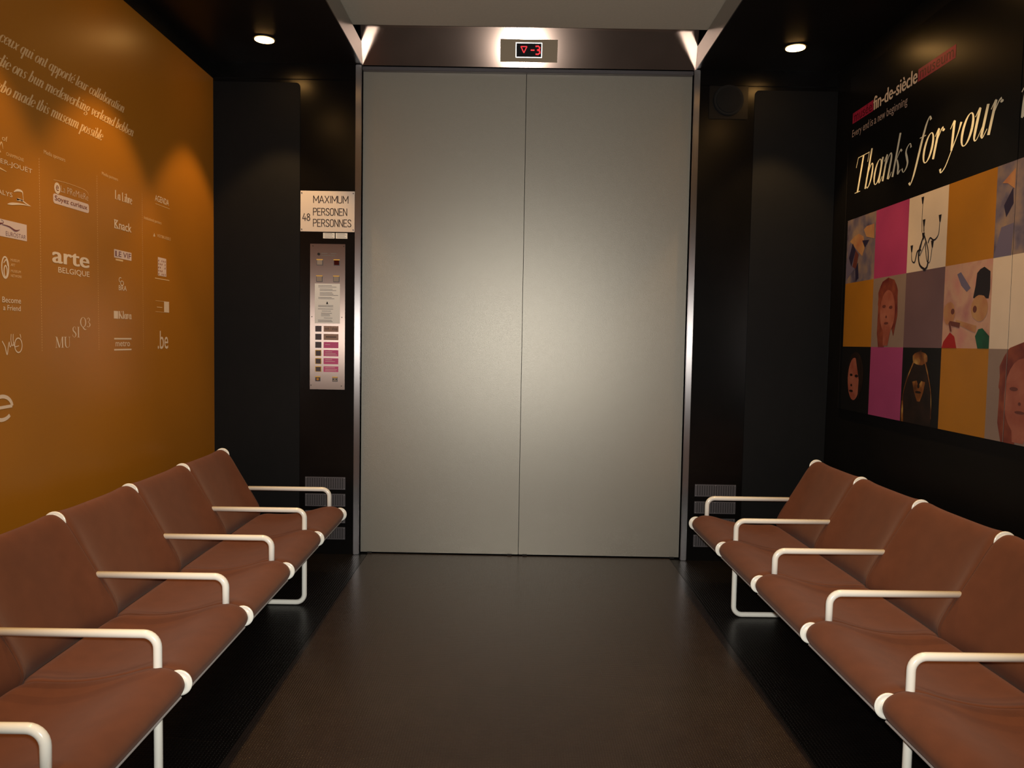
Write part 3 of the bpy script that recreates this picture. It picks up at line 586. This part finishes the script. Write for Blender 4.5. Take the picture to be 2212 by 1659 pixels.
flat('bell_symbol', [[(-1.345, 1.790), (-1.329, 1.790), (-1.332, 1.797), (-1.334, 1.806), (-1.340, 1.806), (-1.342, 1.797)]], M['hole'], pn, q_, .0063)
rows = [(1.595, 1.636, 'label_tan'), (1.537, 1.580, 'label_tan'), (1.480, 1.523, 'label_pink'), (1.422, 1.466, 'label_pink'), (1.366, 1.408, 'label_pink'), (1.311, 1.350, 'label_pink')]
for i, (z0, z1, lm_) in enumerate(rows):
    b = fbox('button', -1.4205, -1.3765, z0, z1, .004, .008, M['steel_dull'] if i < 3 else M['button_gold'], pn, .001)
    obj('button_face', B((-1.4165 + 1.335, -.0095, z0 + .003 - 1.186), (-1.3805 + 1.335, -.0065, z1 - .005 - 1.186)), M['button_dark'], b)
    fbox('floor_label', -1.361, -1.2565, z0, z1, .004, .0062, M[lm_], pn)
put('exit / shop', -1.353, -1.264, 1.604, 1.627, M['sign_ink'], pn, q_, .0066)
flat('print_lines', [[(-1.346, 1.556), (-1.272, 1.556), (-1.272, 1.5615), (-1.346, 1.5615)]], M['sign_ink'], pn, q_, .0066)
Q = [[(-1.35, z), (-1.35 + w_, z), (-1.35 + w_, z + .003), (-1.35, z + .003)] for z, w_ in ((1.503, .035), (1.452, .05), (1.440, .075), (1.430, .085), (1.396, .05), (1.384, .07), (1.340, .07), (1.328, .085), (1.318, .08))]
flat('print_lines', Q, M['ink_pink'], pn, q_, .0066)
button(-1.420, -1.383, 1.243, 1.277, M['button_dark']); button(-1.298, -1.261, 1.242, 1.276, M['button'])
flat('bell_symbol', [ell(-1.4015, 1.259, .009, .009, 12)], M['bell'], pn, q_, .0099)
flat('door_symbol', [[(-1.294, 1.254), (-1.294, 1.264), (-1.284, 1.259)], [(-1.266, 1.254), (-1.266, 1.264), (-1.276, 1.259)]], M['hole'], pn, q_, .0099)
for x, z in ((-1.439, 2.196), (-1.222, 2.196), (-1.445, 1.700), (-1.233, 1.698), (-1.450, 1.215), (-1.234, 1.212)):
    bm = bmesh.new(); disc(bm, (x + 1.335, -.0055, z - 1.186), .0035, 'Y', .002, 10); obj('screw', bm, M['hole'], pn)
# vent grilles
def grille(x0, x1, z0, z1, label, group):
    g = fthing('vent_grille', label, 'vent', (x0 + x1) / 2, z0, group)
    fbox('plate', x0, x1, z0, z1, 0, .004, M['steel_dull'], g, .001)
    nx, nz = 16, 7; bm = bmesh.new()
    for i in range(nx):
        for j in range(nz):
            cx_, cz_ = x0 + .02 + (x1 - x0 - .04) * i / (nx - 1) - g.location.x, .014 + (z1 - z0 - .028) * j / (nz - 1)
            vs = [bm.verts.new((cx_ + .0042 * math.cos(k * math.pi / 3), -.0044, cz_ + .0042 * math.sin(k * math.pi / 3))) for k in range(6)]; bm.faces.new(vs)
    o = obj('perforations', bm, M['hole'], g, recalc=False); o['kind'] = 'stuff'
    for x in (x0 + .008, (x0 + x1) / 2, x1 - .008):
        for z_ in (.007, z1 - z0 - .007):
            bm = bmesh.new(); disc(bm, (x - g.location.x, -.005, z_), .003, 'Y', .003, 8); obj('screw', bm, M['steel'], g)
nm = ['topmost', 'second from top', 'third from top', 'lowest']
for i, (z0, z1) in enumerate(((.468, .559), (.346, .438), (.226, .316), (.107, .197))): grille(-1.491, -1.2025, z0, z1, f'perforated steel vent grille left of the door, {nm[i]} of its stack', 'vent grilles left of the door')
for i, (z0, z1) in enumerate(((.465, .553), (.342, .430), (.221, .308), (.100, .188))): grille(1.2965, 1.5905, z0, z1, f'perforated steel vent grille right of the door, {nm[i]} of its stack', 'vent grilles right of the door')
# loudspeaker
sp_ = fthing('wall_speaker', 'round black loudspeaker on a square plate high on the wall right of the door', 'speaker', 1.447, 3.245)
fbox('mounting_plate', 1.315, 1.585, 3.118, 3.345, 0, .006, M['plate_black'], sp_, .002)
bm = bmesh.new(); disc(bm, (0, -.014, 0), .104, 'Y', .016, 40); bmesh.ops.bevel(bm, geom=[e for e in bm.edges if abs(e.verts[0].co.y - e.verts[1].co.y) < 1e-5], offset=.004, segments=2, affect='EDGES'); obj('speaker_ring', bm, M['speaker'], sp_)
bm = bmesh.new(); disc(bm, (0, -.024, 0), .086, 'Y', .006, 40); obj('speaker_cloth', bm, M['black_matte'], sp_)
# floor indicator on the lintel
fi = empty('floor_indicator'); tag(fi, 'red floor display showing a down arrow and -3 above the door', 'display')
obj('indicator_plate', lbox(-.141, .035, .253, .180, 0, .004), M['ind_plate'], fi)
fr_ = obj('screen_frame', lbox(-.036, .063, .147, .160, .003, .008), M['steel'], fi); obj('screen', lbox(-.030, .069, .141, .154, .0075, .0088), M['screen'], fi)
LI = lambda u, v, o=0: lin(u, v, .0094 + o)
def seg(lines, w_=.007):
    Q = []
    for l in lines: Q += ribbon([(x, y, w_) for x, y in l])
    return Q
flat('arrow_symbol', seg([[(.000, .134), (.042, .134)], [(.042, .135), (.021, .094)], [(.021, .094), (.000, .135)]]), M['led'], fi, LI)
flat('digit', seg([[(.068, .112), (.094, .112)]], .009) + seg([[(.100, .136), (.120, .138), (.130, .128), (.128, .118), (.112, .113)], [(.112, .113), (.130, .108), (.132, .096), (.120, .086), (.102, .087)]], .010), M['led'], fi, LI)

# ------------------------------------------------------------------ downlights
n_in = 0
for sx, x in ((-1, -1.643), (1, 1.753)):
    for i, y in enumerate(LAMP_Y):
        if i == 0:
            lab = 'small round recessed ceiling lamp glowing warm, ' + ('left of the door' if sx < 0 else 'right of the door')
        else: lab = ('left' if sx < 0 else 'right') + f' ceiling row, warm recessed lamp {["", "second", "third", "fourth", "fifth", "sixth"][i]} from the door'
        o = empty('ceiling_lamp', (x, y, H)); tag(o, lab, 'ceiling lamp', 'recessed lamps in the dark ceiling')
        bm = bmesh.new(); disc(bm, (0, 0, -.002), .072, 'Z', .006, 32); obj('lamp_ring', bm, M['under'], o)
        bm = bmesh.new(); disc(bm, (0, 0, -.006), .060, 'Z', .004, 32); obj('lamp_lens', bm, M['lamp'], o)
        l = light('lamp_spot', 'SPOT', (x, y, H - .02), SPOT, WARM, .035, aim=(x, y, 0), spot_size=math.radians(76), spot_blend=.35)

# ------------------------------------------------------------------ benches
PITCH_Y = .632
def prof(pts, n=6):
    p = catmull([(a_, b, 0) for a_, b in pts], n); return [(x, z) for x, z, _ in p]
SEAT_E = prof([(.098, .352), (.062, .352), (.034, .364), (.020, .390), (.032, .420), (.062, .440), (.105, .449), (.16, .443), (.23, .424), (.31, .407), (.39, .397), (.47, .396), (.525, .397), (.560, .386), (.582, .362)], 4)
SEAT_M = prof([(.098, .352), (.062, .351), (.034, .362), (.021, .385), (.033, .408), (.062, .422), (.105, .426), (.16, .415), (.23, .390), (.31, .365), (.39, .352), (.47, .351), (.535, .358), (.585, .364), (.615, .350)], 4)
BACK_E = prof([(.592, .350), (.568, .372), (.560, .410), (.578, .462), (.620, .535), (.665, .610), (.710, .685), (.752, .755), (.786, .795), (.818, .811), (.848, .803), (.862, .775), (.858, .74)], 4)
BACK_M = prof([(.640, .345), (.632, .368), (.634, .410), (.654, .462), (.688, .535), (.722, .610), (.754, .685), (.782, .748), (.802, .781), (.824, .796), (.848, .790), (.862, .765), (.858, .73)], 4)
def sling(s, E_p, M_p, yc, tip_i, wid):
    """one stretched fabric panel between two rails; tip_i: indices near free end where the edge draws in"""
    bm = bmesh.new(); nv = 16; rows_ = []
    n = len(E_p)
    for i, ((ex_, ez), (mx, mz)) in enumerate(zip(E_p, M_p)):
        t = i / (n - 1); ins = .0005 + .006 * max(0, 1 - abs(t - tip_i) / .16) ** .8
        row = []
        for j in range(nv + 1):
            v = -1 + 2 * j / nv; v = math.copysign(abs(v) ** .8, v)
            k = abs(v) ** 4.2
            x = mx + (ex_ - mx) * k; z = mz + (ez - mz) * k
            if abs(v) > .97:      # roll the edge over the rail
                cxn, czn = (E_p[min(i + 1, n - 1)][1] - E_p[max(i - 1, 0)][1]), -(E_p[min(i + 1, n - 1)][0] - E_p[max(i - 1, 0)][0])
                l = math.hypot(cxn, czn) or 1; x += cxn / l * .010; z += czn / l * .010
            row.append(bm.verts.new((s * x, yc + v * (wid / 2 - ins), z)))
        rows_.append(row)
    for a_, b in zip(rows_, rows_[1:]):
        for j in range(nv): bm.faces.new((a_[j], a_[j + 1], b[j + 1], b[j]))
    return bm
def bench(s, x0, y0, rot, label):
    """s=-1 left wall, +1 right wall; local x = s*depth from the front tips, local y runs towards the camera (negative)"""
    root = empty('waiting_bench', (x0, y0, 0), rot); tag(root, label, 'bench', 'brown waiting benches')
    for k in range(6):
        y = -PITCH_Y * k
        # side frame: slim white rail under the fabric with rounded end caps
        bm = bmesh.new()
        path = [(.05, .388), (.10, .405), (.16, .402), (.23, .384), (.31, .367), (.39, .357), (.47, .356), (.54, .354), (.605, .372), (.625, .44), (.663, .515), (.706, .590), (.748, .665), (.785, .728), (.815, .768)]
        sm = catmull([(a_, b, 0) for a_, b in path], 4)
        bm2 = bm; hw, th = .008, .012
        rings = []
        for i, (px, pz, _) in enumerate(sm):
            a_, b = sm[max(i - 1, 0)], sm[min(i + 1, len(sm) - 1)]; dx, dz = b[0] - a_[0], b[1] - a_[1]; l = math.hypot(dx, dz); nx, nz = -dz / l * th, dx / l * th
            rings.append([bm.verts.new((s * (px + sx_ * nx), y + sy * hw, pz + sx_ * nz)) for sx_, sy in ((1, 1), (1, -1), (-1, -1), (-1, 1))])
        for a_, b in zip(rings, rings[1:]):
            for j in range(4): bm.faces.new((a_[j], a_[(j + 1) % 4], b[(j + 1) % 4], b[j]))
        bm.faces.new(rings[0]); bm.faces.new(rings[-1])
        rail = obj('side_frame', bm, M['white'], root)
        for cx_, cz_, r_ in ((.047, .390, .044), (.820, .772, .046)):
            bm = bmesh.new(); res = disc(bm, (s * cx_, y, cz_), r_, 'Y', .042, 32)
            bmesh.ops.bevel(bm, geom=[e for e in bm.edges if len(e.link_faces) == 2 and any(len(f.verts) > 4 for f in e.link_faces)], offset=.019, segments=5, affect='EDGES')
            c_ = obj('end_cap', bm, M['white'], rail, smooth=True)
        # arm tube; frames 1 and 4 (second, fifth) run on into a floor loop
        R_ = .0145; za = .5555; xv = .118
        if k in (1, 4): P = bend([(.648, y, za), (xv, y, za), (xv, y, .0155), (.64, y, .0155), (.64, y, .47)], .047)
        else: P = bend([(.648, y, za), (xv, y, za), (xv, y, .40)], .047)
        bm = tube(bmesh.new(), [(s * p.x, p.y, p.z) for p in P], R_, 16)
        obj('armrest' if k not in (1, 4) else 'armrest_and_leg', bm, M['white'], root, smooth=True)
    for k in range(5):
        yc = -PITCH_Y * (k + .5)
        for nm_, e_, m_, tip in (('seat', SEAT_E, SEAT_M, .22), ('backrest', BACK_E, BACK_M, .78)):
            o = obj(nm_, sling(s, e_, m_, yc, tip, PITCH_Y), M['fabric'], root, smooth=True)
            so = o.modifiers.new('thick', 'SOLIDIFY'); so.thickness = .012; so.offset = 0
            sb = o.modifiers.new('smooth', 'SUBSURF'); sb.levels = 1; sb.render_levels = 2
        tb = tube(bmesh.new(), [(s * .034, yc - PITCH_Y / 2 + .02, .349), (s * .034, yc + PITCH_Y / 2 - .02, .349)], .004, 8)
        obj('front_bar', tb, M['edge'], root)
    obj('support_beam', B((s * .33, -PITCH_Y * 5 - .01, .318), (s * .39, .01, .352), .004), M['under'], root)
    return root
bench(-1, -1.094, 5.060, .0134, 'long brown waiting bench with white arms along the ochre left wall')
bench(1, 1.141, 4.985, .0148, 'long brown waiting bench with white arms along the black right wall')
